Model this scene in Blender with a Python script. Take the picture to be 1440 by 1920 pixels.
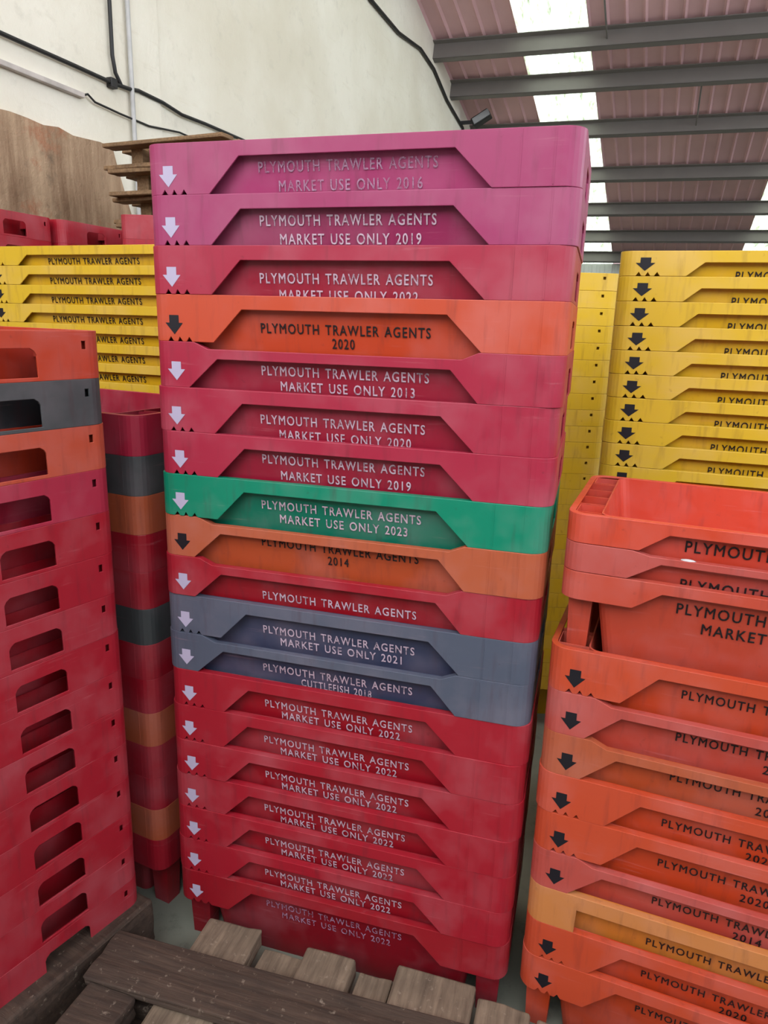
import bpy, bmesh, math, random
from mathutils import Vector, Matrix
R = math.radians
random.seed(7)
sc = bpy.context.scene
for o in list(bpy.data.objects): bpy.data.objects.remove(o)
COL = sc.collection
FLOOR = 1.84           # the tape-measure origin of the notes below is the top front left corner of the central stack

# ------------------------------------------------------------------ camera
def cam_axes(pitch, roll, yaw):
    fwd = Vector((math.sin(yaw)*math.cos(pitch), math.cos(yaw)*math.cos(pitch), math.sin(pitch)))
    right = Vector((math.cos(yaw), -math.sin(yaw), 0)); up = right.cross(fwd)
    return (math.cos(roll)*right+math.sin(roll)*up, -math.sin(roll)*right+math.cos(roll)*up, fwd)
cr, cu, cf = cam_axes(-.258226, .0284207, -.276937)
cd = bpy.data.cameras.new('camera'); cam = bpy.data.objects.new('camera', cd); COL.objects.link(cam)
cam.matrix_world = Matrix(((cr.x, cu.x, -cf.x, .85243), (cr.y, cu.y, -cf.y, -1.29437), (cr.z, cu.z, -cf.z, FLOOR-.312215), (0,0,0,1)))
cd.sensor_fit = 'VERTICAL'; cd.sensor_height = 36; cd.lens = 1345.96/1920*36
cd.clip_start = .02; cd.clip_end = 200
sc.camera = cam

# ------------------------------------------------------------------ sky, light, exposure
w = bpy.data.worlds.new('overcast_sky'); sc.world = w; w.use_nodes = True
bg = w.node_tree.nodes['Background']
bg.inputs['Color'].default_value = (.87, .93, 1.0, 1); bg.inputs['Strength'].default_value = 2.2
sun_d = bpy.data.lights.new('hazy_sun', 'SUN'); sun_d.energy = 0.9; sun_d.angle = R(60); sun_d.color = (1, .96, .9)
sun = bpy.data.objects.new('hazy_sun', sun_d); COL.objects.link(sun); sun.rotation_euler = (R(50), 0, R(-12))
vs = sc.view_settings
vs.view_transform = 'Standard'; vs.look = 'None'; vs.gamma = 1; vs.use_curve_mapping = False; vs.exposure = 0.87

# ------------------------------------------------------------------ materials
def lin(c):
    return tuple(((x/255)/12.92 if x/255 <= .04045 else ((x/255+.055)/1.055)**2.4) for x in c)
class NT:
    def __init__(s, name):
        s.m = bpy.data.materials.new(name); s.m.use_nodes = True; s.t = s.m.node_tree; s.t.nodes.clear()
        s.out = s.n('ShaderNodeOutputMaterial')
    def n(s, t, **kw):
        nd = s.t.nodes.new(t)
        for k, v in kw.items(): setattr(nd, k, v)
        return nd
    def l(s, a, b): s.t.links.new(a, b)
    def val(s, sock, v):
        if hasattr(v, 'links') or hasattr(v, 'is_linked'): s.l(v, sock)
        else: sock.default_value = v
    def coord(s, scale=(1,1,1), kind='Object', rnd=False):
        tc = s.n('ShaderNodeTexCoord'); mp = s.n('ShaderNodeMapping'); s.l(tc.outputs[kind], mp.inputs['Vector'])
        mp.inputs['Scale'].default_value = scale
        if rnd:
            oi = s.n('ShaderNodeObjectInfo'); m = s.n('ShaderNodeMath', operation='MULTIPLY'); m.inputs[1].default_value = 37
            s.l(oi.outputs['Random'], m.inputs[0]); cx = s.n('ShaderNodeCombineXYZ')
            s.l(m.outputs[0], cx.inputs[0]); s.l(m.outputs[0], cx.inputs[2]); s.l(cx.outputs[0], mp.inputs['Location'])
        return mp.outputs[0]
    def noise(s, vec, scale, detail=4, rough=.55):
        nd = s.n('ShaderNodeTexNoise'); s.l(vec, nd.inputs['Vector'])
        nd.inputs['Scale'].default_value = scale; nd.inputs['Detail'].default_value = detail; nd.inputs['Roughness'].default_value = rough
        return nd.outputs[0]
    def ramp(s, f, a, b, va=0, vb=1):
        nd = s.n('ShaderNodeMapRange'); s.l(f, nd.inputs[0])
        for i, v in zip((1,2,3,4), (a,b,va,vb)): nd.inputs[i].default_value = v
        return nd.outputs[0]
    def mix(s, f, a, b, mode='MIX'):
        nd = s.n('ShaderNodeMix', data_type='RGBA', blend_type=mode)
        s.val(nd.inputs[0], f); s.val(nd.inputs[6], a); s.val(nd.inputs[7], b)
        return nd.outputs[2]
    def bump(s, h, strength, dist=.002):
        nd = s.n('ShaderNodeBump'); s.l(h, nd.inputs['Height']); nd.inputs['Strength'].default_value = strength; nd.inputs['Distance'].default_value = dist
        return nd.outputs[0]
    def bsdf(s, col, rough=.5, spec=.5, metal=0, normal=None):
        p = s.n('ShaderNodeBsdfPrincipled'); s.val(p.inputs['Base Color'], col); s.val(p.inputs['Roughness'], rough)
        p.inputs['Specular IOR Level'].default_value = spec; p.inputs['Metallic'].default_value = metal
        if normal: s.l(normal, p.inputs['Normal'])
        s.l(p.outputs[0], s.out.inputs[0]); return p
def rgba(c, k=1): return tuple(x*k for x in lin(c))+(1,)

def m_plastic():
    s = NT('moulded_plastic'); oi = s.n('ShaderNodeObjectInfo')
    v = s.coord(rnd=True); vs_ = s.coord((9, 9, 1.2), rnd=True); vh = s.coord((1.5, 1.5, 30), rnd=True)
    fade = s.ramp(s.noise(v, 7), .45, .8, 0, .09)
    c = s.mix(fade, oi.outputs['Color'], rgba((225, 195, 205)))
    c = s.mix(s.ramp(s.noise(vs_, 6, 5), .55, .8, 0, .38), c, rgba((66, 36, 42)))        # vertical grime streaks
    c = s.mix(s.ramp(s.noise(vh, 3, 6, .7), .62, .78, 0, .26), c, rgba((205, 150, 155)))  # scuffs along the sides
    c = s.mix(s.ramp(s.noise(v, 60, 3), .68, .8, 0, .3), c, rgba((60, 25, 30)))
    s.bsdf(c, s.ramp(s.noise(v, 14), .3, .7, .34, .55), .4, 0, s.bump(s.noise(v, 45, 4), .12))
    return s.m
def m_ink(name, c, wear=(.36, .5)):
    s = NT(name); v = s.coord(rnd=True)
    p = s.bsdf(rgba(c), .5, .3)
    tr = s.n('ShaderNodeBsdfTransparent'); mx = s.n('ShaderNodeMixShader')
    s.l(s.ramp(s.noise(v, 55, 5, .7), wear[0], wear[1], .25, 1), mx.inputs[0]); s.l(tr.outputs[0], mx.inputs[1]); s.l(p.outputs[0], mx.inputs[2])
    s.l(mx.outputs[0], s.out.inputs[0]); return s.m
def m_wood(name, a, b, scale=(1.2, 14, 14), dirt=.5):
    s = NT(name); v = s.coord(scale, rnd=True); v1 = s.coord(rnd=True)
    g = s.noise(v, 6, 8, .65)
    c = s.mix(s.ramp(g, .3, .7), rgba(a), rgba(b))
    c = s.mix(s.ramp(s.noise(v1, 9, 4), .45, .75, 0, dirt), c, rgba((32, 25, 22)))
    c = s.mix(s.ramp(s.noise(v1, 55, 3, .7), .62, .72, 0, .5), c, rgba((150, 135, 120)))
    s.bsdf(c, .75, .3, 0, s.bump(g, .7, .004)); return s.m
def m_flat(name, c, rough=.6, metal=0, var=.25, sc_=8, dark=(40, 38, 36)):
    s = NT(name); v = s.coord()
    col = s.mix(s.ramp(s.noise(v, sc_, 5), .4, .75, 0, var), rgba(c), rgba(dark))
    s.bsdf(col, rough, .4, metal, s.bump(s.noise(v, sc_*4, 4), .15)); return s.m
def m_wall():
    s = NT('painted_wall'); v = s.coord(); vd = s.coord((.6, .6, 5))
    c = s.mix(s.ramp(s.noise(v, 1.1, 5), .35, .7), rgba((232, 226, 212)), rgba((218, 210, 192)))
    c = s.mix(s.ramp(s.noise(v, 7, 6, .7), .56, .75, 0, .35), c, rgba((190, 184, 170)))
    c = s.mix(s.ramp(s.noise(vd, 2.2, 5, .7), .6, .75, 0, .3), c, rgba((200, 186, 160)))
    s.bsdf(c, .85, .2, 0, s.bump(s.noise(v, 16, 6, .65), .5, .01)); return s.m
def m_stain():
    s = NT('stained_boarding'); v = s.coord(); vv = s.coord((3, 3, .35))
    c = s.mix(s.ramp(s.noise(vv, 3, 7, .65), .35, .65), rgba((186, 158, 130)), rgba((134, 106, 84)))
    c = s.mix(s.ramp(s.noise(v, 3.2, 6, .7), .55, .7, 0, .7), c, rgba((165, 92, 62)))
    c = s.mix(s.ramp(s.noise(v, 5, 6, .7), .6, .75, 0, .6), c, rgba((92, 82, 70)))
    s.bsdf(c, .9, .15, 0, s.bump(s.noise(v, 9, 7, .7), .8, .02)); return s.m
def m_roof():
    s = NT('roof_sheeting'); v = s.coord()
    c = s.mix(s.ramp(s.noise(v, .8, 5), .35, .7), rgba((224, 180, 182)), rgba((206, 164, 167)))
    s.bsdf(c, .55, .4, 0); return s.m
def m_skylight():
    s = NT('rooflight_sheet'); v = s.coord((2.5, .5, 1))
    c = s.mix(s.ramp(s.noise(v, 5, 6, .7), .42, .72, 0, .85), rgba((240, 244, 234)), rgba((126, 138, 98)))
    t = s.n('ShaderNodeBsdfTranslucent'); s.l(c, t.inputs[0]); tr = s.n('ShaderNodeBsdfTransparent'); s.l(c, tr.inputs[0])
    mx = s.n('ShaderNodeMixShader'); mx.inputs[0].default_value = .55; s.l(t.outputs[0], mx.inputs[1]); s.l(tr.outputs[0], mx.inputs[2])
    s.l(mx.outputs[0], s.out.inputs[0]); return s.m
def m_floor():
    s = NT('concrete_floor'); v = s.coord()
    c = s.mix(s.ramp(s.noise(v, 2, 6), .35, .7), rgba((124, 126, 113)), rgba((92, 95, 86)))
    c = s.mix(s.ramp(s.noise(v, 14, 6, .7), .55, .7, 0, .5), c, rgba((58, 58, 52)))
    s.bsdf(c, .7, .35, 0, s.bump(s.noise(v, 30, 5), .4)); return s.m
PLASTIC = m_plastic()
INK_W = m_ink('pale_ink', (186, 162, 176)); INK_K = m_ink('black_ink', (28, 22, 24), (.3, .42)); INK_F = m_ink('worn_pale_ink', (172, 130, 156), (.42, .62))
PAINT_W = m_ink('pale_paint', (172, 162, 186), (.25, .35)); PAINT_S = m_flat('white_splash', (200, 198, 200), .8, 0, .1); PAINT_K = m_ink('black_paint', (26, 24, 30), (.25, .35))
WOOD_DARK = m_wood('dark_wet_timber', (78, 62, 52), (50, 40, 34))
WOOD_LIGHT = m_wood('weathered_timber', (134, 116, 98), (92, 78, 65), (14, 1.2, 14), .4)
WOOD_PALE = m_wood('pale_timber', (150, 120, 88), (110, 84, 60), (14, 1.2, 14), .3)
WALL = m_wall(); STAIN = m_stain(); ROOF = m_roof(); SKYL = m_skylight(); CONC = m_floor()
STEEL = m_flat('grey_painted_steel', (112, 106, 102), .5, 0, .3, 3, (92, 88, 84))
CLAD = m_flat('grey_cladding', (190, 190, 190), .6, 0, .2, 2, (150, 150, 150))
BLACK = m_flat('black_cable_sheath', (34, 32, 32), .5); GREYP = m_flat('grey_pipe_paint', (188, 186, 184), .5)
TRUNK = m_flat('faded_trunking', (196, 186, 180), .6, 0, .3); GLASS = m_flat('lamp_glass', (150, 150, 152), .15, 0, .1)

# ------------------------------------------------------------------ helpers
def obj(name, me, mat=None, parent=None):
    o = bpy.data.objects.new(name, me); COL.objects.link(o)
    if mat and not me.materials: me.materials.append(mat)
    if parent: o.parent = parent
    return o
def tag(o, label, cat, group=None):
    o['label'] = label; o['category'] = cat
    if group: o['group'] = group
    return o
def struct(o): o['kind'] = 'structure'; return o
def empty(name, loc=(0,0,0), rz=0):
    o = bpy.data.objects.new(name, None); COL.objects.link(o); o.empty_display_size = .1
    o.location = loc; o.rotation_euler = (0, 0, rz); return o
def mesh_of(bm, name='mesh', smooth=False):
    bmesh.ops.recalc_face_normals(bm, faces=bm.faces)
    me = bpy.data.meshes.new(name); bm.to_mesh(me); bm.free()
    if smooth:
        for p in me.polygons: p.use_smooth = True
    return me
def box(bm, x0, x1, y0, y1, z0, z1, M=None):
    vs = [bm.verts.new(M @ Vector(p) if M else p) for p in ((x0,y0,z0),(x1,y0,z0),(x1,y1,z0),(x0,y1,z0),(x0,y0,z1),(x1,y0,z1),(x1,y1,z1),(x0,y1,z1))]
    for f in ((0,3,2,1),(4,5,6,7),(0,1,5,4),(1,2,6,5),(2,3,7,6),(3,0,4,7)): bm.faces.new([vs[i] for i in f])
def bake(me, mods):
    """the mesh with modifiers applied"""
    o = bpy.data.objects.new('bake', me); COL.objects.link(o)
    for t, kw in mods:
        m = o.modifiers.new(t, t)
        for k, v in kw.items(): setattr(m, k, v)
    dg = bpy.context.evaluated_depsgraph_get(); r = bpy.data.meshes.new_from_object(o.evaluated_get(dg))
    bpy.data.objects.remove(o); return r
def bevelled(bm, width=.003, seg=2, rough=0):
    if rough:
        bmesh.ops.subdivide_edges(bm, edges=bm.edges, cuts=3, use_grid_fill=True)
        for v in bm.verts: v.co += Vector((random.uniform(-1,1), random.uniform(-1,1), random.uniform(-1,1)))*rough
    return bake(mesh_of(bm), [('BEVEL', dict(width=width, segments=seg, limit_method='ANGLE', angle_limit=R(50)))])
def tube(pts, r, name='mesh'):
    cu = bpy.data.curves.new('c', 'CURVE'); cu.dimensions = '3D'; sp = cu.splines.new('POLY'); sp.points.add(len(pts)-1)
    for p, q in zip(sp.points, pts): p.co = (*q, 1)
    cu.bevel_depth = r; cu.bevel_resolution = 3; cu.use_fill_caps = True
    o = bpy.data.objects.new('bake', cu); COL.objects.link(o)
    me = bpy.data.meshes.new_from_object(o.evaluated_get(bpy.context.evaluated_depsgraph_get()))
    bpy.data.objects.remove(o); bpy.data.curves.remove(cu)
    for p in me.polygons: p.use_smooth = True
    return me

# ------------------------------------------------------------------ building shell (s runs along the left wall, t away from it)
AZ = R(4.5); wd = Vector((math.sin(AZ), math.cos(AZ), 0)); wr = Vector((math.cos(AZ), -math.sin(AZ), 0)); W0 = Vector((-2.6, 1.5, 0))
SM = Matrix(((wr.x, wd.x, 0, W0.x), (wr.y, wd.y, 0, W0.y), (0, 0, 1, FLOOR), (0, 0, 0, 1)))      # (t, s, z) -> world
def ws(t, s, z): return SM @ Vector((t, s, z))
SL = R(14.5); S0, Z0 = 9.073, 3.633
def roof_z(s): return Z0-math.tan(SL)*(s-S0)
S_END = S0+9.3*math.cos(SL); S_RIDGE = -5.0; T_END = 12.0

bm = bmesh.new(); box(bm, -6, 13, -7, 22, -.1, 0); struct(obj('floor', mesh_of(bm), CONC))
bm = bmesh.new()          # left wall: its top follows the roof
vs_ = []
for t in (-.3, 0):
    vs_.append([bm.verts.new(ws(t, s, z)) for s, z in ((S_RIDGE, -FLOOR), (S_END+.2, -FLOOR), (S_END+.2, roof_z(S_END)), (S_RIDGE, roof_z(S_RIDGE)))])
bm.faces.new(vs_[0]); bm.faces.new(vs_[1])
for i in range(4): bm.faces.new((vs_[0][i], vs_[0][(i+1)%4], vs_[1][(i+1)%4], vs_[1][i]))
struct(obj('wall_left', mesh_of(bm), WALL))
bm = bmesh.new()          # ribbed far wall
n = int(T_END/.2); prof = []
for i in range(n):
    for dx, dy in ((0, 0), (.07, 0), (.1, -.03), (.17, -.03)): prof.append((i*.2+dx, dy))
a = [bm.verts.new(ws(t, S_END+y, -FLOOR)) for t, y in prof]; b = [bm.verts.new(ws(t, S_END+y, roof_z(S_END)+.02)) for t, y in prof]
for i in range(len(prof)-1): bm.faces.new((a[i], a[i+1], b[i+1], b[i]))
struct(obj('wall_far', bake(mesh_of(bm), [('SOLIDIFY', dict(thickness=.02))]), CLAD))

bm = bmesh.new(); box(bm, -2.9, 10, -4.3, -4.1, 0, 3.2); struct(obj('shade_wall_back', mesh_of(bm), CLAD))  # added unseen wall behind the camera, blocks low sky light
bm = bmesh.new(); box(bm, 9.6, 9.8, -4.1, 22, 0, 3.0); struct(obj('shade_wall_right', mesh_of(bm), CLAD))  # unseen too, added to cut sky light from the open right side
def roof_strip(t0, t1, off=0):
    """ribbed sheet between t0 and t1, ribs run down the slope"""
    bm = bmesh.new(); pr = []; P = .245; i0 = round(t0/P); i1 = round(t1/P)
    for i in range(i0, i1):
        for dx, dz in ((0, 0), (.03, .035), (.215, .035)): pr.append((i*P+dx, dz))
    pr.append((i1*P, 0))
    ss = [S_RIDGE+(S_END+.3-S_RIDGE)*k/6 for k in range(7)]
    rows = [[bm.verts.new(ws(t, s, roof_z(s)+.02+z+off)) for t, z in pr] for s in ss]
    for r0, r1 in zip(rows, rows[1:]):
        for i in range(len(pr)-1): bm.faces.new((r0[i], r0[i+1], r1[i+1], r1[i]))
    return bake(mesh_of(bm), [('SOLIDIFY', dict(thickness=.006, offset=1))])
P = .245
SK = [(5, 9), (21, 25), (37, 41)]
edges = [-1]+[x for a_, b_ in SK for x in (a_, b_)]+[49]
for k in range(0, len(edges), 2):
    o = obj('ceiling' if k == 0 else 'ceiling.%03d' % (k//2), roof_strip(edges[k]*P, edges[k+1]*P), ROOF); struct(o)
for k, (a_, b_) in enumerate(SK):
    struct(obj('window_%d' % (k+1), roof_strip(a_*P, b_*P), SKYL))
# purlins: steel Z sections under the sheets
for k, u in enumerate((-7.4, -5.6, -3.8, -1.75, .0, 1.0, 2.37, 4.05, 5.65, 7.15, 8.5)):
    s = S0+u*math.cos(SL); bm = bmesh.new()
    Mx = SM @ Matrix.Translation((0, s-.16, roof_z(s-.16))) @ Matrix.Rotation(-SL, 4, 'X') @ Matrix.Rotation(R(2.1), 4, 'Z')
    box(bm, 0, T_END, -.006, .006, -.225, .0, Mx); box(bm, 0, T_END, -.09, .006, -.012, 0, Mx); box(bm, 0, T_END, -.006, .1, -.225, -.213, Mx)
    box(bm, 0, T_END, .088, .1, -.225, -.195, Mx)
    o = obj('trim_%d' % (k+1), bevelled(bm, .003, 1), STEEL); struct(o)
# stained boarding over the lower wall, ragged at its far end
bm = bmesh.new(); top = [(-4.8, .80)]
x = -4.8
while x < 1.7: x += .12; top.append((x, .782+random.uniform(-.012, .012)))
pol = top+[(1.80, .77), (1.83, .68), (1.86, .6), (1.90, .5), (1.95, .38), (1.97, 0), (1.97, -FLOOR), (-4.8, -FLOOR)]
lo = [bm.verts.new(ws(.002, s, z)) for s, z in pol]; hi = [bm.verts.new(ws(.03, s, z)) for s, z in pol]
bm.faces.new(lo); bm.faces.new(hi)
for i in range(len(pol)): j = (i+1) % len(pol); bm.faces.new((lo[i], lo[j], hi[j], hi[i]))
struct(obj('trim_20', mesh_of(bm), STAIN))
bm = bmesh.new(); box(bm, 0, .018, 2.06, 2.36, -FLOOR, roof_z(2.4)-.3, SM); struct(obj('trim_21', mesh_of(bm), WALL))   # shallow pier

# ------------------------------------------------------------------ services on the left wall
def path(pts, off): return [ws(off, s, z) for s, z in pts]
p = tag(obj('wall_pipe', tube(path([(2.03, -.4), (2.03, 4.9)], .03), .016), GREYP), 'slim pale grey vertical pipe fixed up the white wall', 'pipe')
c = empty('power_cable', ws(.02, 1.84, 1.185))
tag(c, 'thick black cable sagging along the white wall with a riser joining from above', 'cable')
def child_tube(name, pts, r, par):
    o = obj(name, tube(pts, r), BLACK); bpy.context.view_layer.update(); o.parent = par; o.matrix_parent_inverse = par.matrix_world.inverted(); return o
run = [(-3, 1.22), (-1, 1.20), (.3, 1.185), (.97, 1.18), (1.5, 1.182), (1.84, 1.18), (2.0, 1.19), (2.1, 1.205), (2.37, 1.20), (2.6, 1.175), (2.9, 1.185), (3.5, 1.19), (5, 1.2), (7, 1.2)]
child_tube('horizontal_run', path(run, .028), .013, c)
child_tube('riser', path([(1.86, 4.9), (1.865, 2.5), (1.85, 1.35), (1.87, 1.25), (1.92, 1.19)], .03), .013, c)
bm = bmesh.new(); box(bm, .0, .045, 1.81, 1.87, 1.15, 1.21, SM)
o = obj('junction_clip', bevelled(bm, .004), BLACK); o.parent = c; o.matrix_parent_inverse = c.matrix_world.inverted()
tk = empty('cable_trunking', ws(.01, .9, 1.03)); tag(tk, 'pale trunking low on the white wall with a thin cable leaving its end', 'trunking')
bm = bmesh.new(); box(bm, 0, .04, -3, 1.56, 1.015, 1.045, SM)
o = obj('channel', bevelled(bm, .004), TRUNK); bpy.context.view_layer.update(); o.parent = tk; o.matrix_parent_inverse = tk.matrix_world.inverted()
child_tube('thin_cable', path([(1.55, 1.03), (1.6, 1.05), (1.66, 1.02), (1.9, 1.01), (2.2, 1.005), (2.56, 1.045), (3.2, 1.03), (4.5, 1.02)], .026), .007, tk)
tag(obj('lamp_cable', tube(path([(5.0, 3.75), (6.33, 3.30), (7.3, 3.28), (8.2, 3.38), (8.85, 3.32), (9.6, 3.1), (10.6, 2.94), (10.9, 2.5), (11.0, 1.8)], .03), .022), BLACK),
    'black cable looping down the white wall past the floodlight', 'cable')
fl = empty('floodlight', ws(0, 10.55, 2.95)); tag(fl, 'small black floodlight on an arm at the top of the white wall', 'light')
bpy.context.view_layer.update()
def sub(name, bm, mat, par, bev=.004):
    o = obj(name, bevelled(bm, bev), mat); o.parent = par; o.matrix_parent_inverse = par.matrix_world.inverted(); return o
bm = bmesh.new(); box(bm, 0, .3, 10.52, 10.58, 2.98, 3.03, SM); sub('arm', bm, BLACK, fl)
Mh = SM @ Matrix.Translation((.36, 10.55, 3.05)) @ Matrix.Rotation(R(-28), 4, 'Y')
bm = bmesh.new(); box(bm, -.16, .16, -.1, .1, -.07, .07, Mh); sub('head', bm, BLACK, fl, .02)
bm = bmesh.new(); box(bm, -.13, .165, -.108, -.098, -.05, .05, Mh); sub('lens', bm, GLASS, fl)
for k, (t, s0, s1) in enumerate(((2.46, 9.07, 8.0), (3.75, 10.05, 11.4))):
    tag(obj('sag_rod', tube([ws(t, s0, roof_z(s0)-.13), ws(t, s1, roof_z(s1)-.13)], .012), STEEL),
        ('thin steel rod tying two roof beams beside the nearer rooflight', 'thin steel rod tying two roof beams right of the rooflight')[k], 'rod')

# ------------------------------------------------------------------ fish crates
def crate_mesh(L, Wd, H, sk, lo, hi, bl, br, band, dip=0, holes=True, pips=True, ex=.072):
    """rim (skirt with cut-outs + lip) and tub meshes. lo/hi: cut-out top corners, bl/br: bottom corners (from the left edge)."""
    r = .035; a, b = L/2, Wd/2
    # perimeter columns: (x, y, nx, ny, kind, local)
    cols = []
    def dipz(x):
        if not dip: return 0
        x += a
        for (x0, x1) in ((lo-.03, hi+.03),):
            if x <= x0-.02 or x >= x1+.02: return 0
            if x < x0+.01: return -dip*(x-x0+.02)/.03
            if x > x1-.01: return -dip*(x1+.02-x)/.03
            return -dip
        return 0
    def front_profile(side):
        xs = [r, .06, .1, bl, lo-.05, lo-.02, lo, lo+.02, hi-.02, hi, hi+.02, hi+.05, br, L-r, (lo+hi)/2]+[lo+.1, hi-.1]
        xs += [bl+(lo-bl)*q for q in (.33, .66)]+[hi+(br-hi)*q for q in (.33, .66)]
        if pips and side == 0:
            for q in (.045, .065, .086): xs += [q-.0065, q, q+.0065]
        return sorted(set(round(x, 5) for x in xs if r <= x <= L-r))
    def cut(x):
        if x <= bl or x >= br: return None
        if lo <= x <= hi: return -band
        if x < lo: q = (x-bl)/(lo-bl) if lo > bl else 1; return -sk+(sk-band)*q
        q = (br-x)/(br-hi) if br > hi else 1; return -sk+(sk-band)*q
    ring = []       # (pos, normal, top z, [intervals as (ztop, zbot) breakpoints])
    def bottom(x, side):
        c_ = cut(x)
        z = -sk if c_ is None else c_
        if pips and side == 0 and c_ is None:
            for q in (.045, .065, .086):
                if abs(x-q) < 1e-4: z = -sk+.009
        return z
    def arc(cx, cy, a0):
        for i in range(1, 6):
            t = a0+R(15*i); ring.append((cx+r*math.cos(t), cy+r*math.sin(t), 0, -sk, None))
    for x in front_profile(0): ring.append((x-a, -b, dipz(x-a), bottom(x, 0), None))
    arc(a-r, -b+r, R(-90))
    def end(sign):
        hw = .055; zt, zb = -.031*sk/.09, -.083*sk/.09; q = .012
        ys = [-(b-r), -.158, -.149, -hw, -hw+.004, -hw+q, 0, hw-q, hw-.004, hw, .149, .158, b-r]
        if not holes: ys = [-(b-r), 0, b-r]
        for y in (ys if sign > 0 else ys[::-1]):
            hole = None
            if holes:
                if abs(y) <= hw+1e-6:
                    d = hw-abs(y); drop = q*(1-min(1, d/q))**2
                    hole = (zt-drop, zb)
                elif .145 < y*sign < .16: hole = (-.019*sk/.09, -.034*sk/.09)
            ring.append((sign*a, y, 0, -sk, hole))
    end(1); arc(a-r, b-r, 0)
    for x in front_profile(1)[::-1]: ring.append((x-a, b, dipz(x-a), bottom(x, 1), None))
    arc(-a+r, b-r, R(90)); end(-1); arc(-a+r, -b+r, R(180))
    n = len(ring); bm = bmesh.new(); vd = {}
    def V(x, y, z):
        k = (round(x, 5), round(y, 5), round(z, 5))
        if k not in vd: vd[k] = bm.verts.new(k)
        return vd[k]
    def quad(p, q, z0, z1, y0, y1):
        vs = []
        for v in (V(p[0], p[1], H+z0), V(q[0], q[1], H+z1), V(q[0], q[1], H+y1), V(p[0], p[1], H+y0)):
            if v not in vs: vs.append(v)
        if len(vs) > 2: bm.faces.new(vs)
    for i in range(n):
        p, q = ring[i], ring[(i+1) % n]
        dp, dq = p[4], q[4]
        if dp and dq and abs(p[1]-q[1]) < .06 and not (abs(p[1]) > .1) != (abs(q[1]) > .1):
            quad(p, q, p[2], q[2], dp[0], dq[0]); quad(p, q, dp[1], dq[1], p[3], q[3])
        else:
            # keep the vertices of neighbouring hole edges
            zs = sorted({z for h_ in (dp, dq) if h_ for z in h_}, reverse=True)
            if not zs: quad(p, q, p[2], q[2], p[3], q[3])
            else:
                vs = [V(p[0], p[1], H+p[2]), V(q[0], q[1], H+q[2])]
                if dq: vs += [V(q[0], q[1], H+z) for z in dq]
                vs += [V(q[0], q[1], H+q[3]), V(p[0], p[1], H+p[3])]
                if dp: vs += [V(p[0], p[1], H+z) for z in dp[::-1]]
                bm.faces.new(vs)
    # lip along the long sides, narrow at the ends
    dy, dx = .014, .012
    inner = []
    for p in ring:
        x = max(-a+dx, min(a-dx, p[0])); y = max(-b+dy, min(b-dy, p[1]))
        if abs(p[0]) > a-r and abs(p[1]) > b-r:
            cx, cy = math.copysign(a-r, p[0]), math.copysign(b-r, p[1]); x = cx+(p[0]-cx)*(r-dx)/r; y = cy+(p[1]-cy)*(r-dy)/r
        inner.append((x, y, p[2]))
    for i in range(n):
        j = (i+1) % n
        f = [V(ring[i][0], ring[i][1], H+ring[i][2]), V(ring[j][0], ring[j][1], H+ring[j][2]), V(inner[j][0], inner[j][1], H+inner[j][2]), V(inner[i][0], inner[i][1], H+inner[i][2])]
        if len(set(f)) == 4: bm.faces.new(f)
    rim = bake(mesh_of(bm), [('SOLIDIFY', dict(thickness=.0035, offset=-1)), ('BEVEL', dict(width=.0016, segments=2, limit_method='ANGLE', angle_limit=R(45)))])
    bm = bmesh.new(); bm.from_mesh(rim)       # faint moulded seams on the corner panels
    for x in (br+.045, br+.1):
        if x < L-r: box(bm, x-a-.0012, x-a+.0012, -b-.0007, -b+.001, H-sk+.003, H-.004)
    bm.to_mesh(rim); bm.free()
    # ---- tub: long walls just inside the lip, ends set well in, tapering to the floor of the crate
    bm = bmesh.new(); tp = .03
    levels = [H-.0005, H-.06, H*.5, .006, 0]
    rows = []
    xs = sorted(set([0, lo-.05-a, lo-.02-a, hi+.02-a, hi+.05-a]+[round(-a+ex+.02+(L-2*ex-.04)*k/8, 4) for k in range(9)]))
    xs = [x for x in xs if abs(x) <= a-ex-.02+1e-4]
    for z in levels:
        d = tp*(1-z/H); ax, by = a-ex-d, b-dy-.001-d; rr = .02; pts = []
        sx = (ax-rr)/(a-ex-.02)
        def zz(x): return z+(dipz(x)-.0005 if z > H-.03 and dip else 0)
        for x in xs: pts.append((x*sx, -by, zz(x)))
        for i in range(1, 4): t = R(-90+22.5*i); pts.append((ax-rr+rr*math.cos(t), -by+rr+rr*math.sin(t), z))
        for y in (-1, 0, 1): pts.append((ax, y*(by-rr), z))
        for i in range(1, 4): t = R(22.5*i); pts.append((ax-rr+rr*math.cos(t), by-rr+rr*math.sin(t), z))
        for x in xs[::-1]: pts.append((x*sx, by, zz(x)))
        for i in range(1, 4): t = R(90+22.5*i); pts.append((-ax+rr+rr*math.cos(t), by-rr+rr*math.sin(t), z))
        for y in (1, 0, -1): pts.append((-ax, y*(by-rr), z))
        for i in range(1, 4): t = R(180+22.5*i); pts.append((-ax+rr+rr*math.cos(t), -by+rr+rr*math.sin(t), z))
        rows.append([bm.verts.new(p_) for p_ in pts])
    for r0, r1 in zip(rows, rows[1:]):
        for i in range(len(r0)): j = (i+1) % len(r0); bm.faces.new((r0[i], r0[j], r1[j], r1[i]))
    bm.faces.new(rows[-1])
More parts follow.
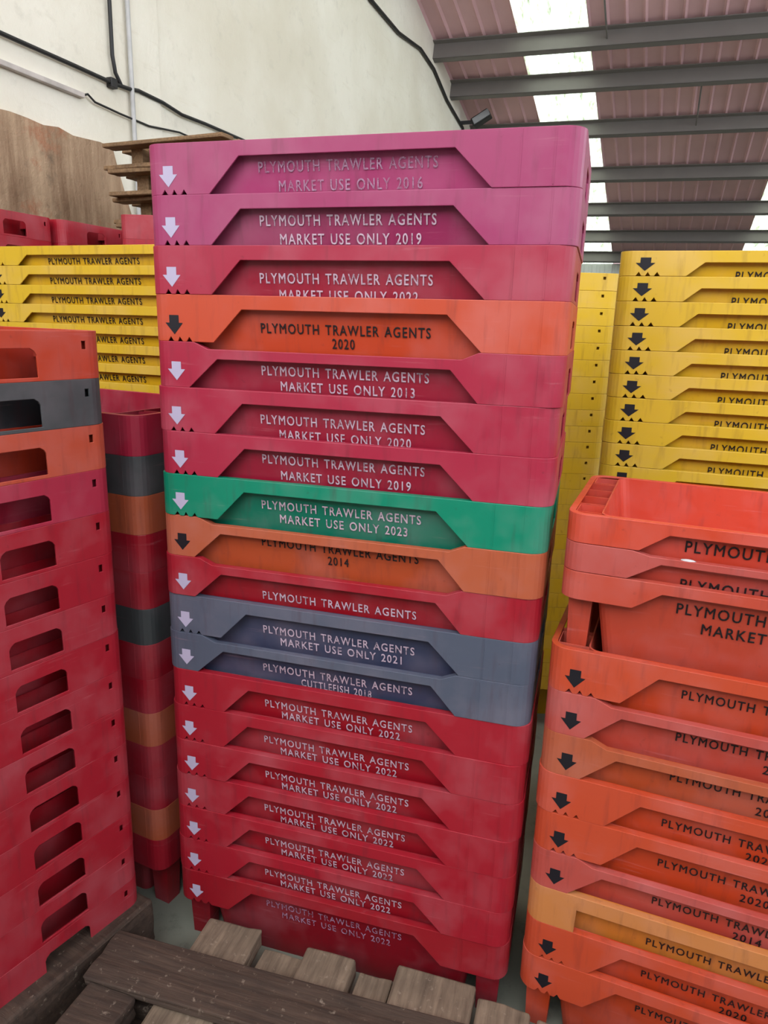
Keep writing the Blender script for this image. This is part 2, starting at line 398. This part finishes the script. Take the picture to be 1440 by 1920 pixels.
    # hollow tapering corner feet and ribs that tie the ends to the skirt
    for sx in (-1, 1):
        for sy in (-1, 1):
            lv = []
            for z in (H-.002, 0.0):
                d = .007*(1-z/H); x0, x1 = sx*(a-.014-d), sx*(a-ex+d); y0, y1 = sy*(b-.03-d), sy*(b-.085+d)
                lv.append([bm.verts.new((x, y, z)) for x, y in ((x0, y0), (x1, y0), (x1, y1), (x0, y1))])
            for i in range(4): j = (i+1) % 4; bm.faces.new((lv[0][i], lv[0][j], lv[1][j], lv[1][i]))
            bm.faces.new(lv[1])
        for y in ((-.098, -.033, .033, .098) if sk < .055 else (-.098, .098)):
            vs = [bm.verts.new(p_) for p_ in ((sx*(a-.003), y, H-.002), (sx*(a-ex), y, H-.002), (sx*(a-ex-.006), y, H-.05), (sx*(a-.003), y, H-.05))]
            bm.faces.new(vs)
    tub = bake(mesh_of(bm), [('SOLIDIFY', dict(thickness=.003, offset=0))])
    for me in (rim, tub):
        me.materials.clear(); me.materials.append(PLASTIC)
    return rim, tub
def inset(z, H): return .015+.03*(1-z/H)     # how far the tub wall stands behind the skirt at height z

FONTCACHE = {}
def text_verts(s, width, cap):
    """flat letter outlines of s, centred on x, base line z=0"""
    if s not in FONTCACHE:
        cu = bpy.data.curves.new('t', 'FONT'); cu.body = s; cu.size = 1; cu.space_character = 1.2; cu.space_word = 1.3; cu.resolution_u = 3; cu.bevel_depth = .014; cu.bevel_resolution = 0
        o = bpy.data.objects.new('bake', cu); COL.objects.link(o)
        me = bpy.data.meshes.new_from_object(o.evaluated_get(bpy.context.evaluated_depsgraph_get()))
        FONTCACHE[s] = ([tuple(v.co) for v in me.vertices], [tuple(p_.vertices) for p_ in me.polygons])
        bpy.data.objects.remove(o); bpy.data.meshes.remove(me)
    vs, fs = FONTCACHE[s]
    x0, x1 = min(v[0] for v in vs), max(v[0] for v in vs); y1 = max(v[1] for v in vs)
    return [((v[0]-(x0+x1)/2)/(x1-x0)*width, v[1]/y1*cap, v[2]*cap) for v in vs], fs
TXT = {}
def text_mesh(L, Wd, H, lines, ink):
    key = (L, H, tuple(lines), ink.name)
    if key in TXT: return TXT[key]
    V_, F_ = [], []
    for s, width, cap, cx, z in lines:
        vs, fs = text_verts(s, width, cap); o = len(V_)
        for x, y, th in vs:
            zz = H+z+y-cap/2; V_.append((cx-L/2+x, -Wd/2+inset(zz, H)-.0032-th, zz))
        F_ += [tuple(i+o for i in f) for f in fs]
    me = bpy.data.meshes.new('lettering'); me.from_pydata(V_, [], F_); me.materials.append(ink); TXT[key] = me
    return me
ARW = {}
def arrow_mesh(L, Wd, H, cx, z, w_, h_, paint):
    key = (L, H, cx, z, w_, paint.name)
    if key not in ARW:
        pts = [(-.27, .5), (.27, .5), (.27, .1), (.5, .1), (.0, -.5), (-.5, .1), (-.27, .1)]
        me = bpy.data.meshes.new('arrow'); me.from_pydata([(cx-L/2+x*w_, -Wd/2-.0006, H+z+y*h_) for x, y in pts], [], [tuple(range(7))[::-1]])
        me.materials.append(paint); ARW[key] = me
    return ARW[key]

D_STD = dict(L=.814, Wd=.40, H=.22, sk=.09); D_SHA = dict(L=.795, Wd=.39, H=.195, sk=.0535); D_YEL = dict(L=.87, Wd=.42, H=.22, sk=.0565)
MODEL = {
    'plain':  (D_STD, crate_mesh(**D_STD, lo=.201, hi=.602, bl=.139, br=.667, band=.0265)),
    'dipped': (D_STD, crate_mesh(**D_STD, lo=.145, hi=.612, bl=.081, br=.665, band=.032, dip=.013, pips=False, ex=.042)),
    'square': (D_STD, crate_mesh(**D_STD, lo=.104, hi=.714, bl=.102, br=.716, band=.034, pips=False, ex=.055)),
    'shallow': (D_SHA, crate_mesh(**D_SHA, lo=.178, hi=.617, bl=.130, br=.665, band=.020, pips=False, ex=.060)),
    'shallow_dip': (D_SHA, crate_mesh(**D_SHA, lo=.170, hi=.625, bl=.115, br=.68, band=.020, dip=.007, pips=False, ex=.060)),
    'yellow': (D_YEL, crate_mesh(**D_YEL, lo=.188, hi=.682, bl=.150, br=.720, band=.026)),
}
def make_proto(kind):
    root = empty('fish_crate'); d, (rim, tub) = MODEL[kind]
    obj('rim', rim, None, root); obj('tub', tub, None, root); return root
PROTO = {}
def fish_crate(kind, loc, rz, rimc, tubc, label, group, lines=None, ink=None, arrow=None, zs=1.0):
    """one crate: the first of a kind is built, later ones copy it and its parts"""
    d, _ = MODEL[kind]
    if kind not in PROTO: PROTO[kind] = make_proto(kind); root = PROTO[kind]; kids = list(root.children)
    else:
        src = PROTO[kind]; root = src.copy(); COL.objects.link(root); kids = []
        for ch in src.children:
            if ch.name.split('.')[0] not in ('rim', 'tub'): continue
            c_ = ch.copy(); COL.objects.link(c_); c_.parent = root; kids.append(c_)
    root.location = loc; root.rotation_euler = (0, 0, rz); root.scale = (1, 1, zs)
    for k in ('label', 'category', 'group'):
        if k in root: del root[k]
    tag(root, label, 'crate', group)
    for ch in kids: ch.color = (*[x*.66 for x in lin(rimc if ch.name.startswith('rim') else tubc)], 1)
    if lines: obj('lettering', text_mesh(d['L'], d['Wd'], d['H'], lines, ink), None, root)
    if arrow: obj('arrow_mark', arrow_mesh(d['L'], d['Wd'], d['H'], *arrow[:4], arrow[4]), None, root)
    return root
def stack_pose(corner, th, d, which):
    """centre of the crate footprint when the named corner stands at `corner`"""
    x = -d['L']/2 if 'l' in which else d['L']/2; y = -d['Wd']/2 if 'f' in which else d['Wd']/2
    return (corner[0]-(x*math.cos(th)-y*math.sin(th)), corner[1]-(x*math.sin(th)+y*math.cos(th)))
T1 = 'PLYMOUTH TRAWLER AGENTS'; MU = 'MARKET USE ONLY '
def arw(paint, z=-.058): return (.054, z, .039, .037, paint)

RED = ((180, 30, 48), (168, 20, 36)); DRED = ((168, 26, 40), (150, 18, 34)); SHEEN_PINK = ((178, 62, 112), (162, 40, 92)); ROSE = ((186, 44, 72), (168, 28, 56))  # the pink pair has the bluish sky sheen mixed into its base colour
ORA = ((218, 84, 52), (212, 72, 34)); SALM = ((206, 88, 78), (204, 74, 58)); BRO = ((200, 100, 66), (198, 84, 44)); YOR = ((224, 142, 80), (222, 132, 50))
GREEN = ((8, 146, 112), (6, 122, 96)); GREY = ((92, 98, 116), (62, 68, 96)); DGREY = ((78, 82, 84), (52, 54, 58)); YEL = ((240, 196, 48), (236, 186, 26))
# central stack, top to bottom: (model, colours, first line height, second line, its height, ink, colour words)
CS = [
 ('plain', (SHEEN_PINK[0], (186, 62, 118)), -.043, MU+'2016', -.075, INK_F, 'magenta'), ('plain', SHEEN_PINK, -.045, MU+'2019', -.077, INK_W, 'pinkish red'), ('plain', ROSE, -.057, MU+'2022', -.087, INK_W, 'rose red'),  # top crate's tub colour is brightened to hold the glare on its panel
 ('plain', ORA, -.059, '2020', -.084, INK_K, 'orange'), ('dipped', ROSE, -.050, MU+'2013', -.079, INK_W, 'rose red'), ('plain', ROSE, -.056, MU+'2020', -.085, INK_W, 'rose red'),
 ('plain', ROSE, -.046, MU+'2019', -.078, INK_W, 'rose red'), ('plain', GREEN, -.052, MU+'2023', -.080, INK_W, 'green'), ('dipped', BRO, -.042, '2014', -.068, INK_K, 'dull orange'),
 ('dipped', RED, -.073, None, 0, INK_W, 'red'), ('plain', GREY, -.062, MU+'2021', -.088, INK_W, 'blue grey'), ('dipped', GREY, -.062, 'CUTTLEFISH 2018', -.087, INK_W, 'blue grey'),
 ('plain', RED, -.060, MU+'2022', -.085, INK_W, 'red')]
for q in range(5): CS.append(('plain', RED, -.061, MU+'2022', -.086, INK_W, 'red'))
CS.append(('plain', DRED, -.060, MU+'2022', -.088, INK_F, 'dark red'))
TENS = ['first', 'second', 'third', 'fourth', 'fifth', 'sixth', 'seventh', 'eighth', 'ninth', 'tenth', 'eleventh', 'twelfth', 'thirteenth', 'fourteenth', 'fifteenth', 'sixteenth', 'seventeenth', 'eighteenth', 'nineteenth', 'twentieth']
def NTH(k): return (TENS[k] if k < 20 else 'twenty-'+TENS[k-20])+' from the top'
ORD = ['top', 'second', 'third', 'fourth', 'fifth', 'sixth', 'seventh', 'eighth', 'ninth', 'tenth', 'eleventh', 'twelfth', 'thirteenth', 'fourteenth', 'fifteenth', 'sixteenth', 'seventeenth', 'eighteenth', 'bottom']
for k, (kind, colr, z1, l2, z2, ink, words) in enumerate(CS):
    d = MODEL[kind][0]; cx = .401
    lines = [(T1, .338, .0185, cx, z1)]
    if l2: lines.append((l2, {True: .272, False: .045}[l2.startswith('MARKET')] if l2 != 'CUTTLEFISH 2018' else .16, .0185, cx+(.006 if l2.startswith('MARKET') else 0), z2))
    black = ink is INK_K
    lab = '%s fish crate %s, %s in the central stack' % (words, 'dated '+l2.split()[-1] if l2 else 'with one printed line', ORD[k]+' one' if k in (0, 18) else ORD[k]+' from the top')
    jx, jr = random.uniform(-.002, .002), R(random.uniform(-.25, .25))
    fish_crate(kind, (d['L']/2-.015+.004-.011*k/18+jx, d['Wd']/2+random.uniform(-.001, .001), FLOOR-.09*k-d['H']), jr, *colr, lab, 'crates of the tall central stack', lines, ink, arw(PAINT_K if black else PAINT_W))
# right-hand stack of orange crates
thO = R(-6.3); cx_, cy_ = stack_pose((.817, .009), thO, D_STD, 'lf')
OS = [('plain', ORA, -.055, '2020', -.085, 'orange'), ('dipped', SALM, -.052, '2014', -.082, 'faded salmon'), ('dipped', BRO, -.046, '2014', -.078, 'brownish orange'), ('plain', ORA, -.06, '2020', -.088, 'orange'),
      ('plain', ORA, -.06, '2020', -.09, 'orange'), ('dipped', SALM, -.06, '2014', -.088, 'faded pinkish salmon'), ('square', YOR, -.072, None, 0, 'pale yellowish orange'), ('plain', ORA, -.062, '2020', -.09, 'orange'), ('plain', ORA, -.064, '2020', -.096, 'orange')]
for k, (kind, colr, z1, l2, z2, words) in enumerate(OS):
    lines = [(T1, .338, .0185, .412, z1)]
    if l2: lines.append((l2, .05, .0185, .418, z2))
    pos = 'under the turned-round crates' if k == 0 else 'lowest of the stack' if k == 8 else 'with a square cut-out' if kind == 'square' else '%s from the top' % ORD[k+3]
    fish_crate(kind, (cx_+random.uniform(-.002, .002), cy_, .940-.09*k-.22), thO, *colr, '%s fish crate in the right-hand orange stack, %s' % (words, pos), 'crates of the right-hand orange stack', lines, INK_K, None if kind == 'square' else arw(PAINT_K))
cx2, cy2 = stack_pose((.826, .008), thO, D_SHA, 'lf')
for k, (kind, colr, z1, l2, words) in enumerate((('shallow', ((226, 76, 46), (224, 68, 40)), -.039, None, 'open bright orange fish crate on top of the right-hand stack'),
      ('shallow_dip', SALM, -.055, None, 'pale orange shallow-rimmed fish crate just under the open one at right'), ('shallow', ((212, 82, 60), (206, 76, 54)), -.046, MU+'2020', 'orange fish crate at right with its tub showing below the rim'))):
    lines = [(T1, .40, .021, .405, z1)]
    if l2: lines.append((l2, .32, .021, .41, -.08))
    SPLASH_ = fish_crate(kind, (cx2, cy2, .937+(.267, .2125, .158)[k]-.195), thO, *colr, words, 'crates of the right-hand orange stack', lines, INK_K)
    if k == 1: SPLASH = SPLASH_
bm = bmesh.new(); bmesh.ops.create_icosphere(bm, subdivisions=2, radius=1)
for v in bm.verts: v.co = Vector((v.co.x*.012, v.co.y*.006, v.co.z*.0022))+Vector((random.uniform(-1, 1), 0, 0))*.002
sp = obj('white_splash', mesh_of(bm, smooth=True), PAINT_S, SPLASH); sp.location = (-.407+.222, -.189, .1885); sp['label'] = 'small white splash on the rim'
# left front stack, short ends with hand holes towards us
thA = R(-16.5); ax_, ay_ = stack_pose((-.087, -.048), thA, D_STD, 'rb'); zA = 1.011
SA = [('orange', ((206, 72, 44), (206, 60, 34))), ('grey', DGREY), ('orange', ((206, 84, 56), (190, 60, 34))), ('rose red', ROSE)]+[('red', RED)]*11
for k, (words, colr) in enumerate(SA):
    lab = '%s fish crate with hand-hole end, %s in the left front stack' % (words, 'top one' if k == 0 else 'bottom one' if k == 14 else ORD[k]+' from the top')
    fish_crate('plain', (ax_, ay_, .09*zA*(14-k)), thA+R(random.uniform(-.3, .3)), *colr, lab, 'crates of the left front stack', zs=zA)
# stack between the left one and the central one
thB = R(-10); bx_, by_ = stack_pose((-.098, .050), thB, D_STD, 'rf'); zB = 1.012
SB = [('faded red', ROSE), ('grey', DGREY), ('orange', BRO), ('red', RED), ('red', RED), ('grey', DGREY), ('red', RED), ('red', RED), ('orange', BRO), ('red', RED), ('red', RED), ('orange', BRO), ('red', RED)]
for k, (words, colr) in enumerate(SB):
    lab = '%s fish crate %s of the stack left of centre' % (words, 'top one' if k == 0 else 'bottom one' if k == 12 else ORD[k]+' from the top')
    fish_crate('plain', (bx_, by_, .09*zB*(12-k)), thB, *colr, lab, 'crates of the narrow stack left of centre', zs=zB)
# yellow stacks behind
def yellow_stack(corner, th, which, ztop, n, where, text, z1=-.053):
    x, y = stack_pose(corner, th, D_YEL, which)
    for k in range(n):
        z = ztop-.0572*k-.22
        pos = 'top one' if k == 0 else NTH(k)
        fish_crate('yellow', (x+random.uniform(-.001, .001), y, max(z, 0)), th, *YEL, 'yellow fish crate %s, %s' % (where, pos), 'yellow crates '+where,
                   [(T1, .345, .018, .43, z1)] if text else None, INK_K, (.058, -.030, .044, .030, PAINT_K) if text else None)
yellow_stack((.882, .591), R(-2), 'lf', 1.707, 27, 'in the right-hand yellow stack', True)
yellow_stack((.905, 1.35), R(-75), 'rb', 1.707, 27, 'in the end-on yellow stack behind', False)
yellow_stack((-1.063, .668), R(-5), 'lf', 1.725, 27, 'in the left-hand yellow stack', True, -.043)
# red stacks along the wall
def red_stack(corner, th, which, n, zs, where):
    x, y = stack_pose(corner, th, D_STD, which)
    for k in range(n):
        fish_crate('plain', (x, y, .09*zs*(n-1-k)), th, *RED, 'red fish crate %s, %s' % (where, 'top one' if k == 0 else NTH(k)), 'red crates '+where, zs=zs)
red_stack((-1.37, 1.38), -AZ, 'rb', 19, 1.036, 'in the far left stack by the wall')
red_stack((-1.345, 1.395), -AZ, 'rf', 19, 1.036, 'in the second far stack by the wall')
red_stack((-1.07, 1.40), R(-74), 'rf', 19, 1.045, 'in the end-on far stack')

# ------------------------------------------------------------------ pile of pallets behind the central stack
def pallet_parts(root, W_, D_, mats, nb=7, low=None):
    def part(name, bm, mat): return obj(name, bevelled(bm, .003, 1, .0012), mat, root)
    for x in [(-W_/2+.16)+(W_-.32)*k/2 for k in range(3)]:
        bm = bmesh.new(); box(bm, x-.04, x+.04, -D_/2+.1, D_/2-.1, .022, .118); part('stringer', bm, mats)
    for k in range(nb):
        y = -D_/2+.06+(D_-.12)*k/(nb-1); bm = bmesh.new(); box(bm, -W_/2, W_/2, y-.05, y+.05, .118, .14); part('deck_board', bm, mats)
    for k in range(3):
        y = -D_/2+.06+(D_-.12)*k/2; bm = bmesh.new(); box(bm, -W_/2, W_/2, y-.05, y+.05, 0, .022); part('bottom_board', bm, mats)
pal = empty('wooden_pallet', (0, 0, 0)); pallet_parts(pal, .8, 1.0, WOOD_PALE)
for k in range(18):
    if k == 0: r_ = pal
    else:
        r_ = pal.copy(); COL.objects.link(r_)
        for ch in pal.children: c_ = ch.copy(); COL.objects.link(c_); c_.parent = r_
    r_.scale = (1, 1, .965); r_.location = (-1.38+random.uniform(-.03, .03), 2.85+random.uniform(-.03, .03), (.14*.965)*(17-k)); r_.rotation_euler = (0, 0, R(-6+random.uniform(-4, 4)))
    tag(r_, 'weathered wooden pallet in the pile by the white wall, %s' % ('top one' if k == 0 else NTH(k)), 'pallet', 'pallets piled by the wall')

# ------------------------------------------------------------------ rough timber pallet and plank in the foreground
fp = empty('timber_pallet', (.42, -.5, 0)); tag(fp, 'dark rough timber pallet on the floor in front of the central stack', 'pallet')
def fpart(name, x0, x1, y0, y1, z0, z1, mat, rz=0):
    bm = bmesh.new(); cx, cy = (x0+x1)/2, (y0+y1)/2
    box(bm, x0-cx, x1-cx, y0-cy, y1-cy, z0, z1, Matrix.Rotation(rz, 4, 'Z'))
    o = obj(name, bevelled(bm, .006, 2, .0025), mat, fp); o.location = (cx-.42, cy+.5, 0); return o
for y in (-.20, -.62, -1.02): fpart('stringer', -.10, 1.12, y-.05, y+.05, 0, .075, WOOD_DARK)
for (x0, x1, y1, z1) in ((.085, .225, -.02, .118), (.232, .330, -.05, .100), (.338, .460, -.03, .122), (.468, .545, -.045, .104), (.552, .728, -.012, .120), (.738, .85, -.03, .108), (.86, 1.0, -.05, .116)):
    fpart('plank', x0, x1, -1.06, y1, .075, z1, WOOD_LIGHT, R(random.uniform(-.8, .8)))
fpart('cross_board', -.085, 1.14, -.262, -.135, .121, .146, WOOD_DARK, R(1.0))
fpart('side_board', -.085, .03, -1.06, -.268, .075, .135, WOOD_DARK, R(-2))
pl = empty('timber_plank', (-.19, -.385, 0), R(-14)); tag(pl, 'dark wet timber plank lying along the foot of the left front stack', 'timber')
bm = bmesh.new(); box(bm, -.045, .045, -.5, .36, .03, .152); obj('plank', bevelled(bm, .008, 2, .003), WOOD_DARK, pl)
bm = bmesh.new(); box(bm, -.03, .03, -.48, .3, 0, .03); obj('batten', bevelled(bm, .003, 1, .001), WOOD_DARK, pl)
